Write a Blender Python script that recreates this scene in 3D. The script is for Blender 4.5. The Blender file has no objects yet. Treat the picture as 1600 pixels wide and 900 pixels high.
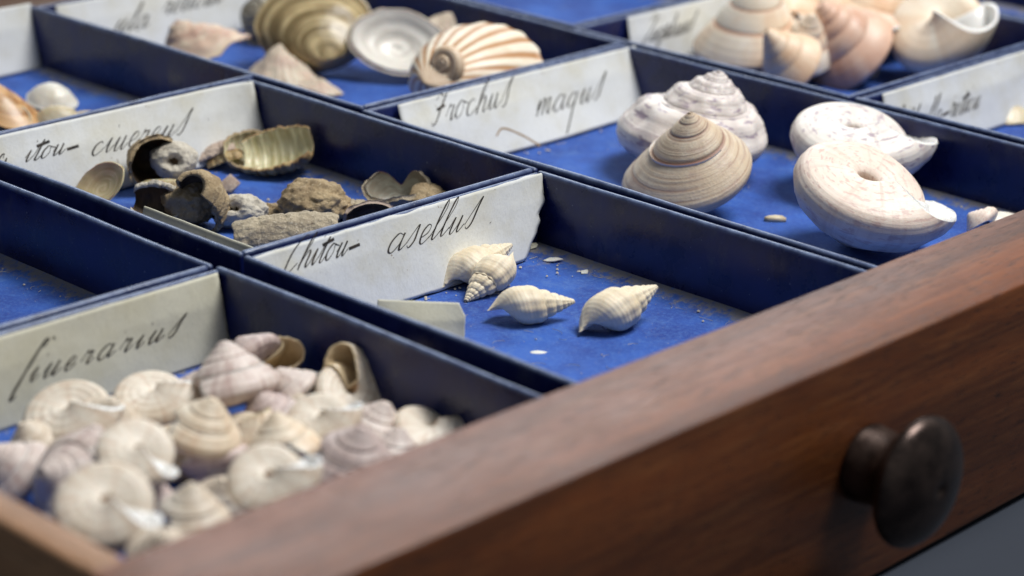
import bpy, math, random
import numpy as np
from mathutils import Vector, Matrix, noise

# one Blender unit is one centimetre
S = bpy.context.scene
S.unit_settings.scale_length = 0.01
COL = S.collection

# ---------------------------------------------------------------- camera
cam = bpy.data.cameras.new("camera")
cam.lens = 81.0
cam.sensor_width = 36.0
cam.clip_start = 1.0
cam.clip_end = 3000.0
cam.dof.use_dof = True
cam.dof.focus_distance = 43.8
cam.dof.aperture_fstop = 0.15
cam.dof.aperture_blades = 7
cam_o = bpy.data.objects.new("camera", cam)
COL.objects.link(cam_o)
rot = Matrix(((0.696596, 0.235336, -0.677769), (-0.717147, 0.256444, -0.648025), (0.021306, 0.937472, 0.347409))).to_4x4()
cam_o.matrix_world = Matrix.Translation((-23.493, -29.411, 13.531)) @ rot
S.camera = cam_o

# ---------------------------------------------------------------- light
w = bpy.data.worlds.new("World")
S.world = w
w.use_nodes = True
bg = w.node_tree.nodes["Background"]
bg.inputs[0].default_value = (0.80, 0.90, 1.0, 1)
bg.inputs[1].default_value = 0.20

def area(name, loc, target, sx, sy, power, col):
    l = bpy.data.lights.new(name, 'AREA')
    l.shape = 'RECTANGLE'; l.size = sx; l.size_y = sy
    l.energy = power; l.color = col
    o = bpy.data.objects.new(name, l); COL.objects.link(o)
    o.location = loc
    d = Vector(target) - Vector(loc)
    o.rotation_euler = d.to_track_quat('-Z', 'Y').to_euler()
    return o
area("overhead_lamp", (28, -20, 66), (4, 2, 0), 30, 30, 73000, (1.0, 0.995, 0.985))
area("back_window_lamp", (95, 100, 70), (5, 0, 0), 90, 60, 65000, (0.90, 0.96, 1.0))

S.view_settings.view_transform = 'Standard'
S.view_settings.look = 'None'
S.view_settings.exposure = 0.0
S.view_settings.gamma = 1.0

# ---------------------------------------------------------------- helpers
def lin(r, g, b):
    f = lambda c: (c/255/12.92) if c/255 <= 0.04045 else ((c/255+0.055)/1.055)**2.4
    return (f(r), f(g), f(b), 1)

class NT:
    def __init__(self, name):
        self.m = bpy.data.materials.new(name); self.m.use_nodes = True
        self.t = self.m.node_tree
        self.b = self.t.nodes["Principled BSDF"]
        self.tc = self.t.nodes.new("ShaderNodeTexCoord")
    def n(self, kind, **kw):
        x = self.t.nodes.new("ShaderNode"+kind)
        for k, v in kw.items(): setattr(x, k, v)
        return x
    def l(self, a, b): self.t.links.new(a, b)
    def mapped(self, src, scale, rot=(0, 0, 0)):
        m = self.n("Mapping"); m.inputs["Scale"].default_value = scale
        m.inputs["Rotation"].default_value = rot
        self.l(self.tc.outputs[src], m.inputs["Vector"]); return m.outputs[0]
    def noise(self, src, scale, detail=4, rough=.55, s=1.0, dist=0.0):
        x = self.n("TexNoise"); x.inputs["Scale"].default_value = s
        x.inputs["Detail"].default_value = detail; x.inputs["Roughness"].default_value = rough
        x.inputs["Distortion"].default_value = dist
        self.l(self.mapped(src, scale), x.inputs["Vector"]); return x.outputs["Fac"]
    def ramp(self, f, a, b, va=0., vb=1.):
        x = self.n("MapRange"); x.interpolation_type = 'SMOOTHSTEP'
        x.inputs[1].default_value = a; x.inputs[2].default_value = b
        x.inputs[3].default_value = va; x.inputs[4].default_value = vb
        self.l(f, x.inputs[0]); return x.outputs[0]
    def mix(self, f, a, b, mode='MIX'):
        x = self.n("Mix", data_type='RGBA', blend_type=mode)
        for i, v in ((0, f), (6, a), (7, b)):
            if hasattr(v, 'is_output') or isinstance(v, bpy.types.NodeSocket): self.l(v, x.inputs[i])
            else: x.inputs[i].default_value = v
        return x.outputs[2]
    def math(self, op, a, b=0.0):
        x = self.n("Math", operation=op)
        for i, v in ((0, a), (1, b)):
            if isinstance(v, bpy.types.NodeSocket): self.l(v, x.inputs[i])
            else: x.inputs[i].default_value = v
        return x.outputs[0]
    def bump(self, h, strength, dist):
        x = self.n("Bump"); x.inputs["Strength"].default_value = strength
        x.inputs["Distance"].default_value = dist
        self.l(h, x.inputs["Height"]); self.l(x.outputs[0], self.b.inputs["Normal"])
    def done(self, col=None, rough=.5, **kw):
        if col is not None:
            if isinstance(col, bpy.types.NodeSocket): self.l(col, self.b.inputs["Base Color"])
            else: self.b.inputs["Base Color"].default_value = col
        if isinstance(rough, bpy.types.NodeSocket): self.l(rough, self.b.inputs["Roughness"])
        else: self.b.inputs["Roughness"].default_value = rough
        for k, v in kw.items(): self.b.inputs[k.replace('_', ' ')].default_value = v
        return self.m

def link(name, me, mats, parent=None, loc=(0, 0, 0), label=None, cat=None, group=None, smooth=True):
    o = bpy.data.objects.new(name, me); COL.objects.link(o)
    for m in (mats if isinstance(mats, (list, tuple)) else [mats]): me.materials.append(m)
    if smooth:
        me.polygons.foreach_set("use_smooth", [True]*len(me.polygons))
    if parent: o.parent = parent
    o.location = loc
    if label: tag(o, label, cat, group)
    return o
def tag(o, label, cat, group=None):
    o["label"] = label; o["category"] = cat
    if group: o["group"] = group
def empty(name, loc, label, cat, group=None):
    o = bpy.data.objects.new(name, None); COL.objects.link(o); o.location = loc
    o.empty_display_size = .5
    tag(o, label, cat, group); return o
def mesh(name, v, f, uv=None, mi=None):
    me = bpy.data.meshes.new(name)
    me.from_pydata([tuple(map(float, p)) for p in v], [], f)
    if uv is not None:
        lay = me.uv_layers.new(name="UVMap")
        li = np.empty(len(me.loops), dtype=np.int32); me.loops.foreach_get("vertex_index", li)
        lay.data.foreach_set("uv", np.asarray(uv, dtype=np.float32)[li].ravel())
    if mi is not None: me.polygons.foreach_set("material_index", mi)
    me.update(); return me
def grid_faces(nr, nc, base=0, flip=False):
    f = []
    for i in range(nr-1):
        for j in range(nc-1):
            a = base+i*nc+j
            q = (a, a+1, a+nc+1, a+nc)
            f.append(q[::-1] if flip else q)
    return f
def fbm(p, sc, oct=4):
    return noise.fractal(Vector((p[0]*sc, p[1]*sc, p[2]*sc)), 0.9, 2.0, oct)
def orient(o, pos, ax, ap):
    z = Vector(ax).normalized(); x = Vector(ap); x = (x - z*x.dot(z)).normalized(); y = z.cross(x)
    m = Matrix((x, y, z)).transposed().to_4x4()
    o.matrix_world = Matrix.Translation(pos) @ m

def rounded_box(name, lo, hi, r, mats, parent=None, wob=0.0, seg=3):
    """box with rounded edges, slightly uneven, in local coordinates"""
    import bmesh
    bm = bmesh.new(); bmesh.ops.create_cube(bm, size=1)
    for v in bm.verts:
        v.co = Vector([lo[i] + (v.co[i]+.5)*(hi[i]-lo[i]) for i in range(3)])
    bmesh.ops.bevel(bm, geom=bm.edges[:], offset=r, segments=seg, profile=.5, affect='EDGES')
    if wob:
        ax = max(range(3), key=lambda i: hi[i]-lo[i])
        L = hi[ax]-lo[ax]
        n = max(2, int(L/1.2))
        for k in range(1, n):
            co = [0, 0, 0]; co[ax] = lo[ax]+L*k/n
            no = [0, 0, 0]; no[ax] = 1
            bmesh.ops.bisect_plane(bm, geom=bm.verts[:]+bm.edges[:]+bm.faces[:], plane_co=co, plane_no=no)
        sd = random.random()*50
        for v in bm.verts:
            t = v.co[ax]
            d = noise.noise_vector(Vector((t*.22+sd, sd, 0)))*wob + noise.noise_vector(Vector((t*.9, sd, 3)))*wob*.3
            d[ax] = 0
            v.co += d
    me = bpy.data.meshes.new(name); bm.to_mesh(me); bm.free()
    o = link(name, me, mats, parent)
    return o

# ---------------------------------------------------------------- materials
def m_wood(name, dark, mid, light, axis, rough=.38, coat=0.25):
    k = NT(name)
    sc = [1.0, 1.0, 1.0]; sc[axis] = .10
    fine = [10, 10, 10]; fine[axis] = .5
    pore = [34, 34, 34]; pore[axis] = 2.6
    a = k.noise("Object", tuple(sc), 5, .6, dist=.8)
    b = k.noise("Object", tuple(fine), 5, .6)
    p = k.noise("Object", tuple(pore), 2, .5)
    c = k.mix(k.ramp(a, .25, .75), dark, mid)
    c = k.mix(k.ramp(b, .40, .80, 0, .45), c, light)
    c = k.mix(k.ramp(p, .57, .68, 0, .8), c, tuple(x*.22 for x in dark[:3])+(1,))
    bl = k.noise("Object", (.7, .7, .7), 6, .7)
    c = k.mix(k.ramp(bl, .52, .72, 0, .28), c, dark)
    sc2 = k.noise("Object", (2.5, 14, 14) if axis == 0 else (14, 2.5, 14), 3, .6, dist=2)
    c = k.mix(k.ramp(sc2, .70, .74, 0, .3), c, light)
    k.bump(k.math('SUBTRACT', b, k.ramp(p, .57, .68)), .3, .02)
    return k.done(c, k.ramp(bl, .3, .7, rough-.03, rough+.05), Coat_Weight=coat, Coat_Roughness=.35)
WOOD_FRONT = m_wood("mahogany", lin(74, 36, 12), lin(119, 63, 26), lin(144, 92, 50), 0, .42, .09)
WOOD_SIDE = m_wood("pale_mahogany", lin(128, 92, 62), lin(160, 118, 84), lin(184, 146, 110), 1, .5, .1)
WOOD_BASE = m_wood("drawer_bottom_wood", lin(70, 48, 32), lin(96, 68, 46), lin(120, 90, 64), 0, .6, 0)

def m_navy():
    k = NT("navy_glazed_paper")
    a = k.noise("Object", (1.2, 1.2, 1.2), 5, .6)
    c = k.mix(k.ramp(a, .35, .7), lin(12, 20, 64), lin(20, 32, 86))
    # rim: paper worn pale along the top edge, with its bluish highlight painted in
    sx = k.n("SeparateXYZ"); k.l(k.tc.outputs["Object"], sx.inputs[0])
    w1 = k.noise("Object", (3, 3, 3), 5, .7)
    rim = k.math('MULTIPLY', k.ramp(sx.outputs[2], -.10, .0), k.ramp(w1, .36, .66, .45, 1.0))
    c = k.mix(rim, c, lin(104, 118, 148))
    sp = k.noise("Object", (16, 16, 16), 2, .5)
    c = k.mix(k.ramp(sp, .73, .77, 0, .7), c, lin(150, 156, 165))
    st = k.noise("Object", (.9, .9, .5), 6, .7)
    c = k.mix(k.ramp(st, .55, .72, 0, .55), c, lin(66, 68, 84))
    f = k.noise("Object", (26, 26, 26), 3, .6)
    k.bump(k.math('ADD', k.math('MULTIPLY', f, .35), w1), .22, .03)
    return k.done(c, k.ramp(a, .3, .7, .22, .40), Specular_IOR_Level=.42)
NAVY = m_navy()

def m_felt():
    k = NT("blue_velvet_paper")
    a = k.noise("Object", (.9, .9, .9), 5, .6)
    b = k.noise("Object", (14, 14, 14), 4, .7)
    c = k.mix(k.ramp(a, .3, .7), lin(21, 55, 136), lin(42, 90, 178))
    c = k.mix(k.ramp(b, .44, .70, 0, .65), c, lin(66, 108, 180))
    wp = k.noise('Object', (1.6, 1.1, 1.6), 7, .75)
    c = k.mix(k.ramp(wp, .50, .70, 0, .6), c, lin(80, 116, 178))
    # grey-brown dust that has gathered along the foot of the walls
    sx = k.n("SeparateXYZ"); k.l(k.tc.outputs["UV"], sx.inputs[0])
    d = sx.outputs[0]
    d1 = k.noise("Object", (5, 5, 5), 6, .75)
    near = k.ramp(d, .0, .75, 1, 0)
    dust = k.ramp(k.math('ADD', k.math('MULTIPLY', near, .30), d1), .60, .82, 0, .85)
    c = k.mix(dust, c, lin(128, 122, 112))
    sp = k.noise("Object", (30, 30, 30), 2, .5)
    c = k.mix(k.ramp(sp, .71, .75, 0, .8), c, lin(165, 150, 126))
    k.bump(k.noise("Object", (38, 38, 38), 3, .7), .55, .03)
    return k.done(c, .85, Sheen_Weight=.25, Sheen_Roughness=.5, Sheen_Tint=lin(150, 175, 220))
FELT = m_felt()

def m_paper(name, col, stain):
    k = NT(name)
    a = k.noise("Object", (.8, .8, .8), 5, .6)
    c = k.mix(k.ramp(a, .40, .72, 0, .6), col, stain)
    f = k.noise("Object", (22, 22, 22), 3, .6)
    c = k.mix(k.ramp(f, .45, .75, 0, .12), c, lin(120, 112, 96))
    sp = k.noise("Object", (7, 7, 7), 2, .5)
    c = k.mix(k.ramp(sp, .74, .78, 0, .6), c, lin(120, 96, 66))
    cr = k.noise("Object", (1.6, 1.6, .8), 5, .6)
    k.bump(k.math('ADD', cr, k.math('MULTIPLY', f, .08)), .35, .08)
    return k.done(c, .7)
PAPER = m_paper("old_white_paper", lin(216, 217, 214), lin(196, 190, 166))
PAPER_CREAM = m_paper("old_cream_paper", lin(206, 203, 184), lin(190, 184, 156))
k = NT("iron_gall_ink"); INK = k.done(k.mix(k.ramp(k.noise("Object", (4, 4, 4), 3), .35, .7), lin(26, 23, 22), lin(66, 56, 46)), .6)
k = NT("brown_stain"); STAIN = k.done(lin(150, 120, 80), .8)

def m_metal():
    k = NT("dark_bronze")
    a = k.noise("Object", (2.2, 2.2, 2.2), 6, .65)
    c = k.mix(k.ramp(a, .35, .7), lin(58, 48, 44), lin(86, 71, 64))
    k.bump(a, .12, .04)
    return k.done(c, k.ramp(a, .3, .7, .24, .42), Metallic=.85)
BRONZE = m_metal()
k = NT("slate_blue_cloth"); TABLE = k.done(k.mix(k.noise("Object", (.3, .3, .3), 5), lin(27, 34, 46), lin(33, 41, 54)), .8)

def m_shell(name, base, alt, streak, su=26, sv=1.3, s_amt=.5, cord=None, cord_n=30, cord_amt=.35, fleck=None, fleck_amt=.6, fleck_s=7, rough=.42, bump=.3, suture=None, pit=None, stripe=None, stripe_n=18, scale=1.0, sss=.12, obj_s=1.2):
    """shell surface: u runs round the spire (turns), v across the whorl"""
    k = NT(name)
    a = k.noise("Object", (obj_s*scale,)*3, 5, .6)
    c = k.mix(k.ramp(a, .33, .68), base, alt)
    s = k.noise("UV", (su, sv, 1), 4, .6, dist=.4)
    c = k.mix(k.ramp(s, .46, .70, 0, s_amt), c, streak)
    h = s
    if cord:
        d = k.noise("UV", (1.6, cord_n, 1), 3, .6)
        c = k.mix(k.ramp(d, .48, .66, 0, cord_amt), c, cord)
        h = k.math('ADD', k.math('MULTIPLY', s, .4), d)
    if pit:
        pv = k.n("SeparateXYZ"); k.l(k.tc.outputs["UV"], pv.inputs[0])
        c = k.mix(k.math('MULTIPLY', k.ramp(pv.outputs[1], .585, .635, 0, .85), k.ramp(pv.outputs[1], .70, .74, 1, 0)), c, pit)
    if stripe:
        sy = k.n("SeparateXYZ"); k.l(k.tc.outputs["UV"], sy.inputs[0])
        wv = k.math('COSINE', k.math('MULTIPLY', sy.outputs[1], 6.28318*stripe_n))
        c = k.mix(k.ramp(wv, .3, -.8, 0, .95), c, stripe)
    if fleck:
        g = k.noise("UV", (fleck_s*2.2, fleck_s*3.2, 1), 3, .6)
        c = k.mix(k.ramp(g, .54, .63, 0, fleck_amt), c, fleck)
    if suture:
        sx = k.n("SeparateXYZ"); k.l(k.tc.outputs["UV"], sx.inputs[0])
        w1 = k.ramp(sx.outputs[1], .0, .035, 1, 0)
        c = k.mix(k.math('MULTIPLY', w1, .8), c, suture)
    p = k.noise("Object", (18*scale,)*3, 4, .65)
    k.bump(k.math('ADD', h, k.math('MULTIPLY', p, .5)), bump, .05)
    return k.done(c, k.ramp(p, .3, .7, rough-.06, rough+.12), Subsurface_Weight=sss, Subsurface_Scale=.12, Subsurface_Radius=(1, .6, .4))

MAGUS = m_shell("pale_speckled_topshell", lin(226, 218, 208), lin(236, 230, 222), lin(200, 184, 178), 34, 1.0, .6, lin(196, 182, 178), 34, .35, lin(150, 128, 144), .75, 9, bump=.25, pit=lin(176, 138, 96))
MAGUS_GREY = m_shell("grey_speckled_topshell", lin(214, 204, 196), lin(232, 224, 216), lin(190, 176, 172), 18, 1.2, .5, lin(180, 164, 164), 34, .5, lin(136, 116, 136), .75, 8, bump=.3)
MAGUS_TAN = m_shell("straw_topshell", lin(208, 188, 160), lin(220, 206, 184), lin(186, 160, 136), 14, 1.0, .45, lin(158, 122, 100), 44, .75, lin(176, 150, 142), .3, 3, bump=.4, suture=lin(132, 84, 74))
MAGUS_PINK = m_shell("pink_freckled_topshell", lin(228, 210, 194), lin(236, 222, 208), lin(206, 178, 164), 32, 1.0, .6, lin(214, 196, 184), 34, .3, lin(186, 146, 138), .5, 12, bump=.22, pit=lin(176, 138, 96))
NACRE = m_shell("white_nacre", lin(232, 230, 226), lin(222, 220, 216), lin(236, 232, 224), 6, 1, .4, rough=.26, bump=.06, sss=.2)
NACRE_TAN = m_shell("tan_nacre", lin(196, 172, 132), lin(214, 194, 160), lin(180, 150, 108), 6, 1, .4, rough=.3, bump=.08)
NACRE_OLIVE = m_shell("olive_nacre", lin(150, 134, 84), lin(172, 156, 106), lin(134, 116, 70), 6, 1, .4, rough=.3, bump=.08)
CIN = [m_shell("grey_pink_topshell", lin(206, 190, 180), lin(224, 212, 202), lin(170, 142, 134), 34, 2.0, .85, lin(190, 176, 172), 26, .4, bump=.25, pit=lin(176, 138, 96)),
       m_shell("ivory_topshell", lin(204, 188, 166), lin(228, 219, 204), lin(190, 162, 136), 26, 2.0, .8, lin(212, 200, 182), 24, .3, bump=.22, pit=lin(176, 138, 96)),
       m_shell("sandy_topshell", lin(220, 202, 176), lin(230, 218, 198), lin(196, 158, 122), 26, 2.0, .5, lin(204, 176, 142), 24, .4, bump=.25, pit=lin(176, 138, 96)),
       m_shell("mauve_topshell", lin(196, 176, 168), lin(214, 198, 190), lin(148, 124, 122), 40, 2.0, .8, lin(166, 146, 144), 28, .5, bump=.28, pit=lin(176, 138, 96))]
CALL = [m_shell("cream_painted_topshell", lin(230, 214, 190), lin(238, 228, 210), lin(216, 178, 142), 5, .8, .6, lin(206, 178, 150), 20, .15, bump=.15, suture=lin(196, 136, 100)),
        m_shell("yellow_painted_topshell", lin(228, 204, 158), lin(238, 222, 190), lin(212, 170, 110), 6, .8, .55, lin(214, 180, 130), 18, .2, bump=.15),
        m_shell("rosy_brown_topshell", lin(218, 178, 152), lin(228, 200, 178), lin(178, 118, 88), 4, .7, .7, lin(196, 150, 130), 16, .25, bump=.15),
        m_shell("peach_topshell", lin(228, 198, 166), lin(236, 214, 188), lin(206, 156, 112), 5, .8, .6, lin(210, 170, 130), 18, .15, bump=.15)]
WHELK = m_shell("cream_whelk_shell", lin(222, 206, 176), lin(233, 221, 198), lin(204, 180, 142), 5, 1.5, .4, lin(212, 192, 160), 12, .15, rough=.5, bump=.18)
CAP = m_shell("cream_cap_shell", lin(232, 218, 194), lin(238, 226, 206), lin(196, 158, 112), 5, 1, .25, lin(190, 150, 108), 15, .3, bump=.25, stripe=lin(176, 126, 78), stripe_n=18)
CAP_IN = m_shell("amber_cap_lining", lin(180, 130, 72), lin(204, 160, 100), lin(150, 100, 56), 5, 1, .4, rough=.35, bump=.1)

def m_rough(name, base, alt, dark, light, s=3.0, bump=.9, rough=.8):
    k = NT(name)
    a = k.noise("Object", (s*.5,)*3, 6, .65)
    b = k.noise("Object", (s*2.2,)*3, 6, .7)
    v = k.noise("Object", (s*6,)*3, 4, .7)
    c = k.mix(k.ramp(a, .35, .65), base, alt)
    c = k.mix(k.ramp(b, .55, .72, 0, .85), c, dark)
    c = k.mix(k.ramp(v, .55, .70, 0, .75), c, light)
    k.bump(k.math('ADD', b, k.math('MULTIPLY', v, .5)), bump, .08)
    return k.done(c, rough)
CHIT = [m_rough("crusted_grey_girdle", lin(164, 150, 128), lin(192, 178, 152), lin(84, 66, 48), lin(222, 212, 190)),
        m_rough("crusted_brown_girdle", lin(152, 130, 98), lin(184, 162, 126), lin(80, 60, 40), lin(214, 198, 166)),
        m_rough("pink_grey_valve", lin(168, 146, 132), lin(186, 168, 152), lin(116, 88, 76), lin(208, 196, 182), bump=.5),
        m_rough("white_grey_crust", lin(196, 186, 168), lin(214, 206, 190), lin(100, 82, 62), lin(224, 220, 210))]
def m_band(name, cols, n, rough=.45, axis=0, bump=.3, dist=1.0, sss=.1):
    k = NT(name)
    d = k.noise("UV", (n if axis == 0 else 1.5, n if axis == 1 else 1.5, 1), 3, .6, dist=.2)
    a = k.noise("Object", (1.5, 1.5, 1.5), 5, .6)
    c = k.mix(k.ramp(d, .38, .58), cols[0], cols[1])
    c = k.mix(k.ramp(a, .45, .7, 0, .75), c, cols[2])
    p = k.noise("Object", (14, 14, 14), 4, .65)
    k.bump(k.math('ADD', d, k.math('MULTIPLY', p, .4)), bump, .05)
    return k.done(c, rough, Subsurface_Weight=sss, Subsurface_Scale=.1)
# cup uv: u = distance from apex, v = angle
IN_YELLOW = m_band("yellow_green_lining", (lin(214, 208, 174), lin(176, 166, 124), lin(196, 192, 168)), 9, .4)
IN_GREY = m_band("grey_lining", (lin(150, 150, 138), lin(120, 112, 98), lin(172, 168, 154)), 6, .5)
IN_BROWN = m_band("brown_lining", (lin(84, 64, 42), lin(52, 38, 26), lin(108, 86, 60)), 6, .55)
OUT_TANRIB = m_band("ribbed_tan_valve", (lin(176, 150, 104), lin(126, 100, 64), lin(190, 170, 128)), 10, .6, bump=.7)
LIMPET = m_band("beige_limpet", (lin(212, 200, 180), lin(190, 172, 150), lin(196, 164, 146)), 30, .6, axis=1, bump=.4)
LIMPET_ROSE = m_band("rosy_limpet", (lin(214, 196, 172), lin(198, 168, 146), lin(188, 146, 130)), 8, .6, axis=0, bump=.35)
LIMPET_IN = m_band("white_ringed_lining", (lin(232, 228, 218), lin(196, 190, 180), lin(222, 216, 206)), 7, .35, bump=.15)
OLIVE = m_band("olive_banded_valve", (lin(196, 176, 132), lin(118, 100, 66), lin(150, 130, 92)), 9, .3, bump=.25)
GREYDARK = m_band("grey_brown_valve", (lin(160, 152, 134), lin(96, 88, 74), lin(128, 120, 102)), 8, .45, bump=.25)
ORANGE = m_band("orange_brown_valve", (lin(204, 160, 108), lin(158, 108, 56), lin(214, 186, 148)), 5, .35, bump=.15)
WHITEV = m_band("white_valve", (lin(230, 226, 214), lin(218, 212, 198), lin(208, 198, 176)), 8, .35, bump=.12)
BEIGEV = m_band("beige_valve", (lin(206, 192, 160), lin(188, 172, 138), lin(214, 202, 176)), 6, .4, bump=.12)
HORN = m_band("horn_valve", (lin(198, 184, 150), lin(172, 156, 116), lin(150, 134, 104)), 7, .3, bump=.12, sss=.3)
CHIPM = m_band("chip_white", (lin(228, 226, 218), lin(214, 210, 200), lin(220, 214, 200)), 4, .6, bump=.2)

# ---------------------------------------------------------------- shell builders
def resample(P, n, smooth=2):
    P = np.array(P, float)
    for _ in range(smooth):        # Chaikin corner cutting, ends kept
        Q = [P[0]]
        for a, b in zip(P[:-1], P[1:]):
            Q += [a*.75+b*.25, a*.25+b*.75]
        Q.append(P[-1]); P = np.array(Q)
    d = np.r_[0, np.cumsum(np.linalg.norm(np.diff(P, axis=0), axis=1))]
    t = np.linspace(0, d[-1], n)
    return np.stack([np.interp(t, d, P[:, i]) for i in range(2)], 1)

def spiral_shell(name, D, mats, pos, ax, ap, label, cat="shell", group=None, W=1.6, h=.8, b=.35, u=.1, turns=5,
                 cv=.12, cb=.12, cords=0, cord_a=.01, ribs=0, rib_a=0., nod=0, nod_a=0., shear=.18, base=None,
                 step=0., dome=0., rough=.01, length=None, lining="aperture", back=.7, nt=56, seed=0):
    rnd = np.random.RandomState(seed+7)
    Sx = np.array([1/W, -h/W]); P = np.array([1., -h])
    d = P-Sx; L = np.linalg.norm(d); nn = np.array([-d[1], d[0]])/L
    if nn[0] < 0: nn = -nn
    outer = [Sx + d*t + nn*cv*L*max(0.0, math.sin(math.pi*t))**.8 + np.array([step*math.sin(math.pi*min(1, t*1.6)), step*.9*math.sin(math.pi*min(1, t*1.6))]) for t in np.linspace(0, 1, 9)]
    B = np.array([u, -(h+b)])
    if base == 'pit':
        bl = [P, np.array([.99, -h-b*.40]), np.array([.92, -h-b*.80]), np.array([.70, -h-b*1.0]), np.array([.45, -h-b*.98]), np.array([u*1.45, -h-b*.95]), np.array([u*1.05, -h-b*.82]), np.array([u*.9, -h-b*.30])]
        B = bl[-1]
    elif base is None:
        e = B-P; Le = np.linalg.norm(e); ne = np.array([-e[1], e[0]])/Le
        if ne[1] > 0: ne = -ne
        bl = [P + e*t + ne*cb*Le*max(0.0, math.sin(math.pi*t))**.8 for t in np.linspace(0, 1, 9)]
    else:
        bl = [P]+[np.array(q, float) for q in base]
        B = bl[-1]
    par = [q/W*np.array([1., 1.]) for q in bl[::-1]]
    ctrl = outer[:-1] + bl
    no_ = 46
    A = resample(ctrl, no_)
    Cc = resample([B] + [B*.6 + par[0]*.4] + par, 26)
    prof = np.vstack([A, Cc[1:]])
    npf = len(prof)
    v = np.linspace(0, 1, npf)
    cen = prof.mean(0)
    tang = np.gradient(prof, axis=0); tang /= np.linalg.norm(tang, axis=1)[:, None]+1e-9
    nrm = np.stack([-tang[:, 1], tang[:, 0]], 1)
    if ((prof-cen)*nrm).sum() < 0: nrm = -nrm
    outm = np.clip(np.minimum(np.arange(npf)/3., (no_-np.arange(npf))/4.), 0, 1)
    zr = (prof[:, 1]-prof[:, 1].min())/(prof[:, 1].max()-prof[:, 1].min())
    dt = shear*(zr-.5)
    nT = int(turns*nt)
    ts = np.linspace(-turns, 0, nT+1)
    ph = rnd.rand()*6.28
    def ring(t, off=0.):
        tt = t+dt
        s = W**tt
        dis = np.zeros(npf)
        if cords: dis += cord_a*np.cos(2*math.pi*cords*np.arange(npf)/no_)*outm
        if ribs: dis += rib_a*(.40+.60*np.clip(-tt*.9, 0, 1))*(1+.4*np.sin(tt*9.1+ph)*np.sin(tt*23.7))*outm*(np.abs(np.cos(math.pi*ribs*tt+ph))**1.5-.4)*np.clip(1.3-np.arange(npf)/no_*1.1, 0, 1)
        if nod: dis += nod_a*np.exp(-((np.arange(npf)/no_-.2)/.10)**2)*np.cos(2*math.pi*nod*tt+ph)
        if rough:
            dis += rough*np.array([noise.noise(Vector((math.cos(6.283*tt[i])*2.2*s[i]+seed, math.sin(6.283*tt[i])*2.2*s[i], prof[i, 1]*3*s[i]))) for i in range(npf)])
        q = prof + nrm*(dis-off)[:, None]
        r = q[:, 0]*s; z = q[:, 1]*s*s**dome; th = -2*math.pi*tt
        return np.stack([r*np.cos(th), r*np.sin(th), z], 1)
    V = np.vstack([ring(t) for t in ts])
    UV = np.vstack([np.stack([t+dt, v], 1) for t in ts])
    # size and centre
    k = D/(1+W**-.5)
    V *= k
    c0 = (V.max(0)+V.min(0))/2
    me = mesh(name, V-c0, grid_faces(len(ts), npf, flip=False), UV)
    o = link(name, me, mats[0], None, label=label, cat=cat, group=group)
    orient(o, pos, ax, ap)
    # lining of the open mouth: starts on the lip and runs back inside
    R2 = [(0., 0.), (0.012, .018), (0., .05)]+[(-x, .06) for x in np.linspace(.03, back, 22)]
    V2 = np.vstack([ring(t, off*(1.0)) for t, off in R2])*k
    UV2 = np.vstack([np.stack([t+dt, v], 1) for t, _ in R2])
    me2 = mesh(lining, V2-c0, grid_faces(len(R2), npf, flip=True), UV2)
    link(lining, me2, mats[1], o)
    return o

def cup(name, rx, ry, hgt, mats, pos, ax, ap, label, cat="shell", group=None, p=1.5, th=.05, rim=.06, rough=.02, ribs=0, rib_a=0., rings=0, ring_a=0.,
        apex=(0, 0), seed=0, cut=None, nr=22, na=72, fold=0.0, tw=0.0, rim_s=1.6):
    """dome or cone with its own thickness; +z is the apex, the hollow faces -z"""
    rows = []
    def surf(inner):
        V = []; U = []
        for i in range(nr+1):
            r = i/nr
            for j in range(na+1):
                a = 2*math.pi*j/na
                ca, sa = math.cos(a), math.sin(a)
                rn = 1+rim*noise.fractal(Vector((ca*rim_s+seed*3.1, sa*rim_s, seed)), .9, 2, 4)
                if cut:
                    for (c0, wdt, dep) in cut:
                        da = (a-c0+math.pi) % (2*math.pi)-math.pi
                        rn *= 1-dep*math.exp(-(da/wdt)**2)
                q = r*rn
                dd = 1+(rib_a*math.cos(ribs*a)*r if ribs else 0)
                x = rx*q*ca*dd+apex[0]*(1-r); y = ry*q*sa*dd+apex[1]*(1-r)
                z = hgt*(1-abs(q)**p) + (ring_a*math.cos(rings*2*math.pi*r) if rings else 0)
                z += fold*(x/rx)**2*hgt + tw*x*y/(rx*ry)*hgt
                if inner:
                    f = 1-th/max(rx, ry)
                    x *= f; y *= f; z -= th*(1.25-.45*r)
                elif rough:
                    dn = rough*fbm((x+seed*5, y, z), 2.2/max(rx, .4), 5)
                    z += dn; x += dn*ca*.7; y += dn*sa*.7
                V.append((x, y, z)); U.append((r, j/na))
        return V, U
    Vo, Uo = surf(False); Vi, Ui = surf(True)
    nc = na+1
    f1 = grid_faces(nr+1, nc); f2 = grid_faces(nr+1, nc, len(Vo), flip=True)
    lo = nr*nc; li = len(Vo)+nr*nc
    f3 = [(lo+j, lo+j+1, li+j+1, li+j) for j in range(na)]
    f3 = [q[::-1] for q in f3]
    V = np.array(Vo+Vi); c0 = (V.max(0)+V.min(0))/2
    me = mesh(name, V-c0, f1+f3+f2, Uo+Ui, [0]*(len(f1)+len(f3))+[1]*len(f2))
    o = link(name, me, mats, None, label=label, cat=cat, group=group)
    orient(o, pos, ax, ap)
    return o

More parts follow.
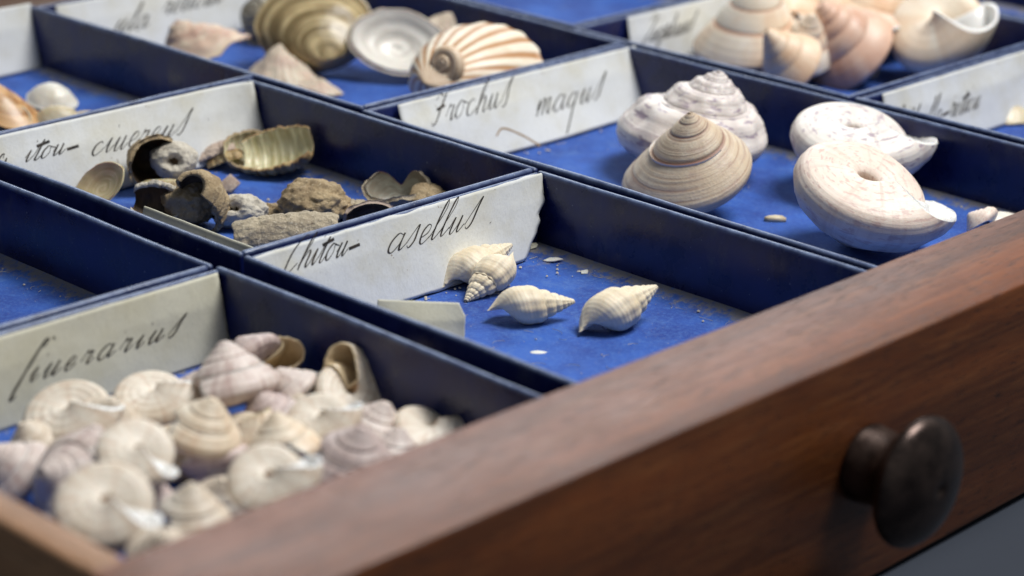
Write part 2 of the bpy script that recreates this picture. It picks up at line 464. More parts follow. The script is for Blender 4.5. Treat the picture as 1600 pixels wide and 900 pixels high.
def trough(name, L, rad, ang, mats, pos, ax, ap, label, cat="chiton", group=None, th=.07, grooves=8, gr_a=.03, taper=.35, rough=.03, seed=0, rim=.05, bend=0., wid=1.0):
    """arched row of valves: x runs along the animal, the hollow faces -z; ang is the half angle of the arch"""
    nx, na = 60, 36
    def surf(inner):
        V = []; U = []
        for i in range(nx+1):
            s = i/nx*2-1
            tp = (1-abs(s)**2.6*taper)
            for j in range(na+1):
                q = j/na*2-1
                jag = 1+rim*noise.fractal(Vector((s*3+seed, q*.6, seed*2.)), .9, 2, 4)
                a = ang*q*jag
                R = rad*tp
                g = gr_a*(abs(math.sin(math.pi*grooves*(i/nx)))**.6-.6)
                if inner: R = R-th; g *= .6
                R += g
                if not inner: R += rough*fbm((s*L+seed*4, q*2, seed), 2.4, 5)
                x = s*L/2*(1+rim*.6*noise.noise(Vector((q*2, seed, s))))
                y = R*math.sin(a)*wid; z = R*math.cos(a)
                if bend:
                    t = x*bend; rr = 1/bend
                    x, z = (rr+z)*math.sin(t), (rr+z)*math.cos(t)-rr
                V.append((x, y, z)); U.append((i/nx, j/na))
        return V, U
    Vo, Uo = surf(False); Vi, Ui = surf(True)
    nc = na+1; n0 = len(Vo)
    f1 = grid_faces(nx+1, nc, flip=True); f2 = grid_faces(nx+1, nc, n0)
    f3 = []
    for i in range(nx):
        for jj, fl in ((0, 0), (na, 1)):
            a = i*nc+jj; q = (a, a+nc, n0+a+nc, n0+a); f3.append(q if fl else q[::-1])
    for j in range(na):
        for ii, fl in ((0, 1), (nx, 0)):
            a = ii*nc+j; q = (a, a+1, n0+a+1, n0+a); f3.append(q if fl else q[::-1])
    V = np.array(Vo+Vi); c0 = (V.max(0)+V.min(0))/2
    me = mesh(name, V-c0, f1+f3+f2, Uo+Ui, [0]*(len(f1)+len(f3))+[1]*len(f2))
    o = link(name, me, mats, None, label=label, cat=cat, group=group)
    orient(o, pos, ax, ap)
    return o

def lump(name, r3, mats, pos, ax, ap, label, cat="chiton", group=None, rough=.12, seed=0, holes=(), freq=1.6, sub=5):
    import bmesh
    bm = bmesh.new(); bmesh.ops.create_icosphere(bm, subdivisions=sub, radius=1)
    hs = [(Vector(d).normalized(), wd, dp) for d, wd, dp in holes]
    inner = set()
    for v in bm.verts:
        n = v.co.normalized()
        d = 1+rough*noise.fractal(n*freq+Vector((seed*3.3, seed, 0)), .8, 2, 6)
        d += rough*.35*abs(noise.noise(n*freq*5+Vector((seed, 4, 0))))
        for hd, wd, dp in hs:
            a = n.angle(hd)*(1+.35*noise.noise(n*4+Vector((seed, 0, 0))))
            f = 1/(1+math.exp((a-wd)/(wd*.09)))
            d *= 1-dp*f
            if a < wd*.98: inner.add(v.index)
        v.co = Vector((n.x*r3[0]*d, n.y*r3[1]*d, n.z*r3[2]*d))
    for f in bm.faces:
        f.smooth = True
        if all(v.index in inner for v in f.verts): f.material_index = 1
    me = bpy.data.meshes.new(name); bm.to_mesh(me); bm.free()
    o = link(name, me, mats, None, label=label, cat=cat, group=group)
    orient(o, pos, ax, ap)
    return o

def chip(name, sx, sy, th, mat, pos, ax, ap, label, cat="shell chip", group=None, seed=0, curl=.2, n=9, mats=None):
    """small broken flake with an angular outline"""
    rnd = random.Random(seed)
    out = []
    for i in range(n):
        a = 2*math.pi*(i+rnd.uniform(-.3, .3))/n; r = rnd.uniform(.7, 1.05)
        out.append((math.cos(a)*r, math.sin(a)*r))
    V = []; F = []
    for sgn in (1, -1):
        for ri in (0.0, .4, .75, 1.0):
            for (x, y) in out:
                X, Y = x*ri*sx, y*ri*sy
                V.append((X, Y, curl*(ri**2)*min(sx, sy)*(-.6) + .06*min(sx, sy)*noise.noise(Vector((X*5, Y*5, seed))) + sgn*th/2*(1-.3*ri)))
    m = 4*n
    for k, b in ((0, 0), (1, m)):
        for r in range(3):
            for i in range(n):
                a, c = b+r*n+i, b+r*n+(i+1) % n
                q = (a, a+n, c+n, c); F.append(q if k == 0 else q[::-1])
    for i in range(n):
        a, c = 3*n+i, 3*n+(i+1) % n
        F.append((a, m+a, m+c, c))
    uv = [(math.hypot(p[0]/sx, p[1]/sy), .5) for p in V]
    me = mesh(name, V, F, uv)
    o = link(name, me, mat, None, label=label, cat=cat, group=group)
    orient(o, pos, ax, ap)
    return o

# ---------------------------------------------------------------- setting and drawer
table = bpy.data.meshes.new("table_top")
table.from_pydata([(-400, -300, -3.9), (600, -300, -3.9), (600, 700, -3.9), (-400, 700, -3.9)], [], [(0, 1, 2, 3)])
t_o = link("table_top", table, TABLE, smooth=False); t_o["kind"] = "structure"

DX0, DX1, DY0, DY1 = -8.75, 33.7, -10.5, 27.6
drawer = empty("cabinet_drawer", (0, 0, -3.9), "dark mahogany drawer with a round bronze knob holding rows of navy trays", "drawer")
def dbox(name, lo, hi, r, m, wob=0):
    return rounded_box(name, (lo[0], lo[1], lo[2]+3.9), (hi[0], hi[1], hi[2]+3.9), r, m, drawer, wob)
fb = dbox("front_board", (DX0-.05, DY0, -3.80), (DX1+.05, -8.28, .35), .055, WOOD_FRONT, .018)
dbox("side_board", (DX0, -8.279, -3.5), (-8.20, DY1, .33), .08, WOOD_SIDE)
dbox("side_board", (33.15, -8.279, -3.5), (DX1, DY1, .33), .08, WOOD_SIDE)
dbox("back_board", (-8.199, 27.05, -3.3), (33.149, DY1-.003, .2), .08, WOOD_SIDE)
dbox("bottom_board", (-8.197, -8.277, -2.3), (33.147, 27.048, -1.72), .03, WOOD_BASE)
# knob: turned profile (distance from the board, radius), lathed about the y axis
prof = [(0, .0), (0, .62), (.03, .66), (.14, .64), (.26, .63), (.38, .61), (.50, .60), (.60, .61), (.68, .66), (.75, .74), (.80, .82), (.86, .95), (.93, 1.05), (1.02, 1.09), (1.12, 1.06), (1.24, .95), (1.34, .76), (1.42, .5), (1.46, .25), (1.465, .13), (1.44, .08), (1.40, .03), (1.395, 0)]
pr = resample(prof, 60, 2)
NA = 72
KX, KZ = 4.42, -1.58
V = [(KX+r*math.cos(2*math.pi*j/NA), DY0-d, KZ+3.9+r*math.sin(2*math.pi*j/NA)) for d, r in pr for j in range(NA+1)]
knob = link("knob", mesh("knob", V, grid_faces(len(pr), NA+1, flip=True)), BRONZE, drawer)

# ---------------------------------------------------------------- trays
ZF = -1.55
TRAYS = "navy card trays fitted inside the drawer"
def tray(x0, x1, y0, y1, label, zoff=0.0):
    random.seed(int(x0*31+y0*17))
    zb = ZF-.12
    o = empty("specimen_tray", ((x0+x1)/2, (y0+y1)/2, zoff), label, "tray", TRAYS)
    hx, hy = (x1-x0)/2, (y1-y0)/2
    T = .13
    for s in (-1, 1):
        a, b_ = sorted((s*hx, s*(hx-T)))
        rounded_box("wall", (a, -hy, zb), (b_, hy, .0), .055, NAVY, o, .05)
    for s in (-1, 1):
        a, b_ = sorted((s*hy, s*(hy-T)))
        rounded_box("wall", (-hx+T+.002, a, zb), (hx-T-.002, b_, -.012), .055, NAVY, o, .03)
    # lining: a slightly uneven sheet, uv.x = distance to the nearest wall
    ix, iy = hx-T, hy-T
    nx, ny = max(6, int(ix*4)), max(6, int(iy*4))
    V = []; U = []
    for i in range(nx+1):
        for j in range(ny+1):
            x, y = -ix+2*ix*i/nx, -iy+2*iy*j/ny
            d = min(ix-abs(x), iy-abs(y))
            z = ZF+.10*max(0, 1-d/.22)**2+.012*noise.noise(Vector((x*.7+x0, y*.7, 0)))
            V.append((x, y, z)); U.append((d, 0))
    F = grid_faces(nx+1, ny+1, flip=True)
    link("lining", mesh("lining", V, F, U), FELT, o)
    rounded_box("base", (-ix+.002, -iy+.002, zb+.002), (ix-.002, iy-.002, ZF-.06), .01, NAVY, o)
    return o
T01 = tray(-8.12, -.0, -8.2, .0, "navy card tray at the drawer's near corner, crowded with small pale top shells")
T02 = tray(-8.12, -.02, .14, 9.1, "empty blue lined navy tray behind the tray of small pale top shells")
T11 = tray(.60, 8.12, -8.2, .12, "navy card tray with bright blue floor and only a few cream whelks")
T12 = tray(.62, 8.22, .26, 9.12, "navy card tray of grey brown chitons between two handwritten labels")
T13 = tray(.80, 8.62, 9.26, 18.1, "navy card tray with an orange brown shell and white shells, behind the chiton tray")
T21 = tray(8.36, 16.86, -8.2, 5.62, "navy card tray holding four large speckled top shells")
T22 = tray(8.5, 17.05, 5.76, 17.9, "navy card tray holding limpets and a ribbed cap shell")
T31 = tray(17.12, 26.4, -8.2, -.86, "navy card tray at right edge with a pale shell under its label")
T32 = tray(17.12, 26.4, -.72, 7.62, "navy card tray heaped with big peach and cream top shells")
T33 = tray(17.3, 26.4, 7.76, 17.4, "empty blue lined navy tray at top, behind the heap of peach top shells")
T41 = tray(26.6, 33.0, -8.2, 9.0, "navy card tray at the drawer's far right, past the heap of peach shells")

def crumbs(x0, x1, y0, y1, n, seed, name="dust_crumbs"):
    rnd = random.Random(seed); V = []; F = []
    for i in range(n):
        e = rnd.random()
        if e < .75:
            if rnd.random() < .5: x = x1-.14-abs(rnd.gauss(0, .28)); y = rnd.uniform(y0+.2, y1-.2)
            else: x = rnd.uniform(x0+.2, x1-.2); y = y1-.3-abs(rnd.gauss(0, .5))
        else: x = rnd.uniform(x0+.2, x1-.2); y = rnd.uniform(y0+.2, y1-.2)
        s = rnd.choice((.008, .012, .016, .03))*rnd.uniform(.7, 1.3)
        b = len(V); z = ZF+s*.5+.015
        if rnd.random() < .35:      # fibre
            L = rnd.uniform(.08, .3); a = rnd.uniform(0, 6.28); w_ = .004
            px = -math.sin(a)*w_; py = math.cos(a)*w_
            cu = rnd.uniform(-1, 1)
            for t in range(5):
                aa = a+cu*t*.35
                cx = x+math.cos(aa)*L*t/4; cy = y+math.sin(aa)*L*t/4
                V += [(cx-px, cy-py, z), (cx+px, cy+py, z), (cx, cy, z+w_*2)]
            for t in range(4):
                for q in range(3):
                    a0 = b+t*3+q; a1 = b+t*3+(q+1) % 3
                    F.append((a0, a1, a1+3, a0+3))
        else:
            V += [(x-s, y, z), (x, y-s*rnd.uniform(.6, 1.2), z-s*.2), (x+s*rnd.uniform(.6, 1.4), y, z), (x, y+s, z+s*.2), (x, y, z+s*.8), (x, y, z-s*.6)]
            for q in range(4):
                F.append((b+q, b+(q+1) % 4, b+4)); F.append((b+(q+1) % 4, b+q, b+5))
    o = link(name, mesh(name, V, F), CRUMB, smooth=False)
    o["kind"] = "stuff"; o["label"] = "dust, fibres and crumbs scattered on the blue tray floor"; o["category"] = "dust"
    return o
k = NT("crumb"); CRUMB = k.done(k.mix(k.noise("Object", (4, 4, 4), 2), lin(150, 132, 104), lin(214, 208, 196)), .9)
crumbs(.6, 8.0, -8, 0, 260, 1)
crumbs(.6, 8.1, .4, 9.0, 170, 2)
crumbs(-8, -.15, .3, 9.0, 220, 3)
crumbs(8.5, 16.7, -8, 5.5, 160, 4)
crumbs(8.5, 16.9, 5.9, 17.8, 60, 5)

# ---------------------------------------------------------------- handwritten labels
G = {  # strokes of a sloping copperplate hand, x-height 1
 'a': ([[(.62, .85), (.35, 1), (.08, .6), (.08, .15), (.3, 0), (.55, .4), (.66, .95), (.6, .3), (.68, .02), (.95, .35)]], .92),
 'c': ([[(.55, .8), (.42, 1), (.15, .8), (.05, .35), (.2, .02), (.45, .08), (.75, .45)]], .72),
 'd': ([[(.62, .85), (.35, 1), (.08, .6), (.08, .15), (.3, 0), (.55, .4), (.75, 2.0), (.62, .3), (.7, .02), (.95, .35)]], .92),
 'e': ([[(.05, .35), (.4, .55), (.48, .88), (.3, 1), (.1, .65), (.1, .18), (.28, 0), (.65, .4)]], .62),
 'f': ([[(0, .3), (.45, 1.6), (.35, 2.1), (.2, 1.5), (.05, -.8), (.2, -.6), (.3, .2), (.6, .4)]], .6),
 'g': ([[(.62, .85), (.35, 1), (.08, .6), (.1, .15), (.3, .02), (.55, .4), (.64, .95), (.42, -1.2), (.3, -1.75)]], .86),
 'h': ([[(0, .2), (.45, 1.5), (.42, 2.15), (.3, 1.6), (.05, 0), (.2, .55), (.48, 1), (.6, .8), (.52, .2), (.62, 0), (.9, .4)]], .86),
 'i': ([[(0, .4), (.22, 1), (.15, .25), (.25, 0), (.5, .4)], [(.42, 1.75), (.46, 1.72)]], .46),
 'j': ([[(0, .4), (.22, 1), (.1, -.8), (-.1, -1.1)]], .46),
 'k': ([[(0, .2), (.45, 1.5), (.42, 2.15), (.3, 1.6), (.05, 0), (.2, .55), (.5, 1), (.3, .5), (.62, 0), (.9, .4)]], .86),
 'l': ([[(0, .3), (.42, 1.5), (.42, 2.1), (.3, 1.8), (.12, .4), (.2, 0), (.5, .4)]], .46),
 'm': ([[(0, .4), (.2, 1), (.1, 0)], [(.12, .2), (.45, 1), (.55, .8), (.45, 0)], [(.47, .2), (.8, 1), (.9, .8), (.82, .2), (.92, 0), (1.2, .4)]], 1.16),
 'n': ([[(0, .4), (.2, 1), (.12, .2), (.25, 0), (.5, .45), (.62, 1), (.55, .2), (.66, 0), (.92, .4)]], .88),
 'o': ([[(.45, .95), (.3, 1), (.06, .6), (.08, .12), (.28, 0), (.52, .4), (.48, .9), (.6, .85), (.85, .75)]], .74),
 'p': ([[(0, .3), (.3, 1.2), (.2, .6), (-.1, -1.2)], [(.1, .3), (.45, 1), (.6, .7), (.45, .05), (.25, .1)], [(.45, .05), (.9, .4)]], .82),
 'r': ([[(0, .3), (.22, 1.05), (.2, .85), (.48, .92), (.4, .3), (.48, 0), (.72, .4)]], .66),
 's': ([[(0, .3), (.5, 1.75), (.46, 1.2), (.4, .3), (.22, 0), (.08, .16)]], .62),
 'x': ([[(.0, .9), (.2, 1), (.5, .0), (.7, .2)], [(.6, 1), (.0, 0)]], .7),
 't': ([[(0, .4), (.4, 1.7), (.25, .6), (.2, .1), (.35, 0), (.6, .4)], [(.0, 1.2), (.8, 1.42)]], .52),
 'u': ([[(0, .4), (.2, 1), (.12, .2), (.25, 0), (.5, .45), (.62, 1), (.55, .2), (.66, 0), (.92, .4)]], .88),
 'C': ([[(.95, 1.9), (.9, 2.25), (.6, 2.1), (.2, 1.2), (.05, .2), (.2, -.15), (.5, .05), (.9, .45)]], .98),
 'Q': ([[(.72, 1.75), (.95, 2.15), (.66, 2.2), (.3, 1.2), (.02, -.2), (-.1, -1.0), (.05, -1.25), (.3, -1.0)]], .8),
 'T': ([[(-.1, 1.5), (.05, 1.9), (.4, 1.7), (.9, 2.3)], [(.55, 1.75), (.4, 1.0), (.25, .2), (.05, -.1), (-.1, .15)], [(.1, .85), (.62, 1.05)]], .8),
 'R': ([[(.35, 2.0), (.05, -.1)], [(.1, 1.5), (.6, 2.2), (.85, 1.7), (.4, 1.05), (.7, .1), (1.0, .4)]], 1.0),
 'Z': ([[(0, 1.8), (.3, 2.1), (.9, 2.0), (.5, 1.0), (.0, .05), (.4, .1), (.9, .3)]], .95),
 'z': ([[(0, .3), (.42, 1.2), (.44, .8), (.4, .3), (.22, 0), (.08, .16)]], .62),
 '-': ([[(.05, .32), (.9, .42)]], 1.0),
 '.': ([[(.15, .1), (.2, .06)]], .4),
 ' ': ([], .9),
}
def spline(P, n=9):
    P = [np.array(p, float) for p in P]
    if len(P) < 3: return [P[0]+(P[1]-P[0])*t for t in np.linspace(0, 1, 4)]
    Q = [2*P[0]-P[1]]+P+[2*P[-1]-P[-2]]
    out = []
    for i in range(1, len(Q)-2):
        a, b, c, d = Q[i-1:i+3]
        for t in np.linspace(0, 1, n, endpoint=False):
            out.append(.5*(2*b+(c-a)*t+(2*a-5*b+4*c-d)*t*t+(3*b-a-3*c+d)*t**3))
    out.append(P[-1]); return out
class Ink:
    def __init__(self, surf): self.V = []; self.F = []; self.surf = surf
    def flush(self, parent, mat, name):
        if self.F:
            o = link(name, mesh(name, self.V, self.F), mat, parent, smooth=False)
            self.V = []; self.F = []
    def stroke(self, pts, wmin, wmax):
        pts = spline(pts)
        b = len(self.V); n = len(pts)
        for i, p in enumerate(pts):
            d = pts[min(i+1, n-1)]-pts[max(i-1, 0)]
            L = np.linalg.norm(d)+1e-9; d = d/L
            wd = (wmin+(wmax-wmin)*max(0, -d[1])**1.3)*.85
            wd *= .9+.25*noise.noise(Vector((p[0]*6, p[1]*6, 1)))
            if n <= 4: wd = wmax
            nx, ny = -d[1]*wd/2, d[0]*wd/2
            for s in (1, -1): self.V.append(self.surf(p[0]+nx*s, p[1]+ny*s))
        for i in range(n-1):
            a = b+2*i; self.F.append((a, a+1, a+3, a+2))
    def word(self, text, x, z, xh, sp=1.0, slant=.85, wmin=.018, wmax=.05, gap=.06, rise=0.0, seed=0):
        rnd = random.Random(seed+len(text)); x0 = x
        for ch in text:
            st, adv = G[ch]
            sc = xh*rnd.uniform(.93, 1.07); dz = rnd.uniform(-.04, .04)*xh
            for s in st:
                self.stroke([(x+(px*sp+py*slant)*sc, z+dz+py*sc+rise*(x-x0)) for px, py in s], wmin, wmax)
            x += (adv+gap)*xh*sp
        return x
    def line(self, pts, wd): self.stroke(pts, wd, wd)
    def build(self, parent, mat=INK, name="handwriting"):
        self.flush(parent, mat, name)

CARDS = "handwritten paper labels standing in the trays"
def card(x0, x1, y, z0, z1, lean, label, mat=PAPER, right=None, left=None, bow=.05, curl=.0, seed=0, foot=0., name="paper_label", group=CARDS, curl_l=0., th=.02, slope=0.0, rag=.008):
    """sheet of paper leaning on a tray wall; x along the wall, top edge at z1, the foot stands lean cm out from the wall"""
    o_loc = Vector(((x0+x1)/2, y, z1))
    nu, nv = 70, 26
    fl = slope
    def yy(x, z):
        t = max(0.0, (z1-z)/(z1-z0)); u = (x-x0)/(x1-x0)
        d = lean*t**1.25 + bow*math.sin(math.pi*u)*t + .05*min(1, t*3)*(1+noise.noise(Vector((x*.5+seed, z*.8, 0)))) + curl*max(0, (u-.86)/.14)**2 + curl_l*max(0, (.14-u)/.14)**2
        d += foot*max(0, t-.7)**2*6
        return y-d
    def P(x, z, off=0.): return (x-o_loc.x, yy(x, z)-off-o_loc.y, z-o_loc.z)
    V = []
    for side in (0, 1):
        for j in range(nv+1):
            v = j/nv
            xr = x1 if right is None else np.interp(v, [p[0] for p in right], [p[1] for p in right])
            xl = x0 if left is None else np.interp(v, [p[0] for p in left], [p[1] for p in left])
            jr = rag*noise.noise(Vector((v*9, seed, 1)))*2
            for i in range(nu+1):
                u = i/nu
                x = xl+(xr+jr-xl)*u
                z = z0+(z1-z0)*v+fl*(x-x0)*v
                if j in (0, nv): z += rag*noise.noise(Vector((x*2.2, seed, j)))
                V.append(P(x, z, th*(0 if side else 1)))
    nc = nu+1; n0 = (nv+1)*nc
    F = grid_faces(nv+1, nc) + grid_faces(nv+1, nc, n0, flip=True)
    for j in range(nv):
        for ii, fl_ in ((0, 0), (nu, 1)):
            a = j*nc+ii; q = (a, a+nc, n0+a+nc, n0+a); F.append(q[::-1] if fl_ else q)
    for i in range(nu):
        for jj, fl_ in ((0, 1), (nv, 0)):
            a = jj*nc+i; q = (a, a+1, n0+a+1, n0+a); F.append(q[::-1] if fl_ else q)
    o = link(name, mesh(name, V, F), mat, None, label=label, cat="label", group=group)
    o.location = o_loc
    return o, Ink(lambda x, z: P(x, z, th+.006))

c1, ik = card(-7.6, -.24, -.19, -1.50, -.02, .16, "cream paper label reading Cinerarius behind the small pale top shells", PAPER_CREAM, right=[(0, -.12), (1, -.24)], bow=.02, seed=1)
ik.word("Q", *(-4.386, -0.785), .24, 1.0, gap=.0, wmin=.03, wmax=.075)
ik.build(c1)
ik.word("inerarius", *(-4.269, -0.862), .2, 1.85, gap=.25, wmin=.022, wmax=.06, seed=3)
ik.stroke([(-3.668, -0.284), (-3.631, -0.283)], .05, .05)
ik.build(c1)
ik.word("Trochus", -7.5, -1.02, .22, 1.0, wmin=.022, wmax=.058)
ik.build(c1)

c2, ik = card(.75, 8.02, 8.93, -1.50, .04, .34, "white paper label reading Chiton cinereus at the back of the chiton tray", right=[(0, 8.1), (1, 8.0)], bow=.16, curl=.18, seed=2)
ik.word("Ch", .95, -.80, .20, 1.0, wmin=.02, wmax=.055)
ik.build(c2)
ik.word("iton-", *(1.927, -0.548), .20, 1.75, wmin=.018, wmax=.055, seed=2)
ik.build(c2)
ik.word("cinereus", *(3.501, -0.734), .25, 1.7, wmin=.018, wmax=.058, seed=6)
ik.word(".", *(6.658, -0.593), .22, wmin=.03, wmax=.045)
ik.build(c2)

c3, ik = card(.62, 8.0, -.07, -1.50, .02, .30, "white paper label with torn corner reading Chiton asellus", right=[(0, 7.15), (.25, 7.5), (.40, 7.70), (.52, 7.74), (.60, 7.86), (.66, 7.95), (1, 7.97)], bow=.10, curl=-.03, seed=3, rag=.035)
ik.word("Chiton-", *(1.202, -0.387), .235, 1.35, wmin=.018, wmax=.052, seed=4)
ik.build(c3)
ik.word("azellus", *(3.623, -0.580), .27, 1.72, wmin=.018, wmax=.056, seed=8)
ik.word(".", *(6.323, -0.637), .25, wmin=.03, wmax=.05)
ik.build(c3)

c4, ik = card(8.75, 17.02, 5.42, -1.50, -.02, .55, "white paper label reading Trochus magus behind the large speckled top shells", right=[(0, 17.5), (1, 16.95)], left=[(0, 9.2), (1, 9.25)], bow=.12, seed=4)
ik.word("Trochus", *(10.035, -0.550), .29, 1.42, wmin=.02, wmax=.055, seed=3)
ik.build(c4)
ik.word("magus", *(13.102, -0.934), .30, 1.6, wmin=.022, wmax=.062, seed=7)
ik.build(c4)
st = Ink(ik.surf); st.line([(11.767, -1.094), (12.029, -0.983), (12.529, -1.216), (12.956, -1.511)], .05); st.build(c4, STAIN, "brown_stain")

c5, ik = card(17.9, 25.4, -1.06, -1.50, -.02, .35, "greyish paper label reading Rissoella in the tray at the right edge", bow=.06, seed=5)
ik.word("Rissoella-reticu", 17.95, -.95, .27, 1.1, wmin=.02, wmax=.06, seed=5)
ik.build(c5)
c6, ik = card(18.95, 24.0, 7.42, -1.50, -.02, .22, "small pale label behind the heap of peach top shells", bow=.04, seed=6)
ik.word("Zizyphinus".replace('y', 'g').replace('z', 'i'), 19.35, -.72, .27, .9, wmin=.02, wmax=.055, seed=5)
ik.build(c6)
c7, ik = card(9.1, 15.4, 17.69, -1.50, -.05, .3, "blurred white label at the top left, behind the limpets", bow=.08, seed=7)
ik.word("ula", 10.6, -.95, .30, 1.5, wmin=.03, wmax=.07)
ik.build(c7)
ik.word("reticul", 12.2, -.72, .30, 1.4, wmin=.03, wmax=.07)
ik.build(c7)
c8, ik = card(.9, 8.5, 17.89, -1.50, .08, .3, "bright paper label cut off by the photo's top left edge", bow=.12, seed=8)
# blank slips standing along the left walls (turned a quarter turn)
def slip(ya, yb, x, z0, z1, lean, label, mat, seed, bow=.0):
    L = yb-ya
    o, _ = card(0, L, 0, z0, z1, lean, label, mat, seed=seed, bow=bow, name="paper_slip", group=None)
    o.rotation_euler = (0, 0, math.pi/2); o.location = (x, (ya+yb)/2, z1)
    return o
o, _ = card(0, 1.55, 0, -1.53, -.72, .22, "curled cream paper slip at the left wall of the whelk tray", PAPER_CREAM, seed=9, bow=.30, right=[(0, 1.55), (.75, 1.55), (1, 1.43)], name="paper_slip", group=None)
o.rotation_euler = (0, 0, -0.866); o.location = (2.67, -2.22, -.72)
slip(.62, 4.3, 1.62, -1.53, -.34, -.88, "long cream paper slip along the left wall of the chiton tray", PAPER_CREAM, 10)

# ---------------------------------------------------------------- top shells in the near corner tray
CG = "small pale top shells heaped in the near corner tray"
cin = dict(W=1.52, h=.98, b=.28, dome=.05, u=.095, base='pit', turns=5.2, cv=.065, cb=.10, cords=9, cord_a=.008, shear=.10, group=CG)
UPW = (-0.016, 0.014, 1.000)
def topshell(i, D, pos, ax, ap, label, mat=0, lin_=None, **kw):
    a = dict(cin); a.update(kw)
    return spiral_shell("top_shell", D, (CIN[mat], lin_ or NACRE), pos, ax, ap, label, seed=i, **a)
topshell(1, 1.70, (-4.324, -1.777, -1.100), (0.474, 0.223, -0.852), (0.670, -0.739, -0.072), "white top shell lying base up just below the Cinerarius label", 1)
topshell(2, 1.51, (-2.901, -2.004, -1.120), (0.313, 0.277, -0.909), (0.733, -0.561, 0.383), "ivory top shell base up with a brown pit, below the end of the Cinerarius lettering", 1)
topshell(3, 1.62, (-2.084, -2.819, -0.550), (0.111, 0.377, 0.920), (-0.807, -0.519, -0.283), "tall whitish top shell leaning upright at the right end of the Cinerarius label", 0)
topshell(4, 1.46, (-0.935, -2.068, -0.850), (0.032, 0.890, 0.454), (0.881, -0.375, 0.288), "greyish pink top shell partly hidden behind the tallest shell by the navy wall", 3, NACRE_TAN)
topshell(5, 1.25, (-3.788, -4.302, -0.450), (0.210, -0.264, 0.941), (-0.970, 0.004, -0.244), "sandy orange conical top shell in the middle of the heap", 2)
topshell(6, 1.29, (-3.650, -4.299, -1.210), (-0.244, -0.408, -0.880), (0.066, 0.996, 0.067), "mauve grey top shell turned upside down below the sandy cone", 3)
topshell(7, 1.34, (-5.344, -4.724, -0.450), (0.338, 0.444, -0.829), (0.326, -0.688, -0.648), "cream top shell base up with two small pits, left of the mauve upturned shell", 1)
topshell(8, 1.29, (-5.968, -2.328, -1.120), (-0.491, 0.380, 0.784), (-0.260, -0.804, -0.534), "pale pinkish top shell cut off by the left edge of the photo", 0)
topshell(9, 1.51, (-5.867, -3.589, -0.830), (-0.852, -0.098, 0.514), (0.536, -0.342, 0.772), "pinkish grey top shell on its side with the spire pointing down left", 0)
topshell(10, 1.59, (-6.925, -6.210, -0.250), (0.432, 0.395, -0.811), (0.466, -0.744, -0.479), "large white top shell base up nearest the drawer's corner", 1, u=.12)
topshell(11, 1.18, (-5.635, -6.332, -0.550), (0.067, -0.022, 0.997), (-0.788, -0.458, -0.411), "small pointed white top shell with a tan tip near the front board", 1)
topshell(12, 1.12, (-7.037, -7.564, -0.250), (-0.186, -0.303, 0.935), (0.326, -0.688, -0.648), "smooth white top shell half hidden by the front board", 1)
topshell(13, 1.40, (-4.320, -6.546, -0.500), (0.465, 0.429, -0.775), (0.735, -0.591, 0.332), "yellowish top shell base up, low at the front board's edge", 1, u=.12)
topshell(14, 1.18, (-3.061, -5.254, -0.550), (-0.030, 0.224, 0.974), (-0.066, -0.996, -0.067), "tan pointed top shell standing behind the yellowish upturned one", 2)
topshell(15, 1.29, (-2.088, -3.644, -1.040), (-0.302, 0.245, 0.921), (-0.847, 0.091, -0.523), "grey top shell low down between the sandy cone and the tan pointed shell", 3)
topshell(16, 1.25, (-1.080, -3.088, -1.020), (-0.290, 0.546, 0.786), (0.987, 0.055, 0.154), "dome of a pinkish top shell near the navy wall", 0)
topshell(17, 1.46, (-0.461, -3.713, -1.050), (-0.027, 0.789, -0.614), (0.048, -0.418, 0.907), "top shell with a wide tan mouth facing up beside the navy wall", 1, NACRE_TAN)
topshell(18, 1.23, (-2.282, -5.308, -0.600), (0.494, 0.313, -0.811), (0.583, -0.669, 0.461), "bright white top shell with one tiny dark pinhole, below the tan mouthed shell", 1, u=.05)
topshell(19, 1.25, (-0.980, -5.157, -1.040), (0.248, -0.260, 0.933), (0.089, -0.796, -0.598), "smooth pinkish domed top shell left of the olive mouthed shell", 0)
topshell(20, 1.43, (-2.782, -6.522, -0.550), (0.064, -0.269, 0.961), (-0.797, 0.168, -0.580), "finely lined mauve pink top shell touching the front board", 3)
topshell(21, 1.32, (-0.496, -5.723, -1.200), (-0.014, 0.512, -0.859), (0.175, -0.506, 0.845), "top shell with an open olive mouth, last on the right of the heap", 1, NACRE_OLIVE)
topshell(22, 1.18, (-2.618, -3.808, -1.210), (0.595, 0.054, -0.802), (0.439, -0.415, 0.797), "small olive mouthed top shell deep in the middle of the heap", 2, NACRE_OLIVE)
topshell(23, 1.23, (-4.708, -2.769, -1.070), (0.223, -0.124, 0.967), (0.439, -0.415, 0.797), "pale top shell at the bottom of the heap on the left", 0)
topshell(24, 1.23, (-2.977, -5.657, -1.070), (0.223, -0.124, 0.967), (0.439, -0.415, 0.797), "buried grey top shell under the yellowish one by the front board", 3)

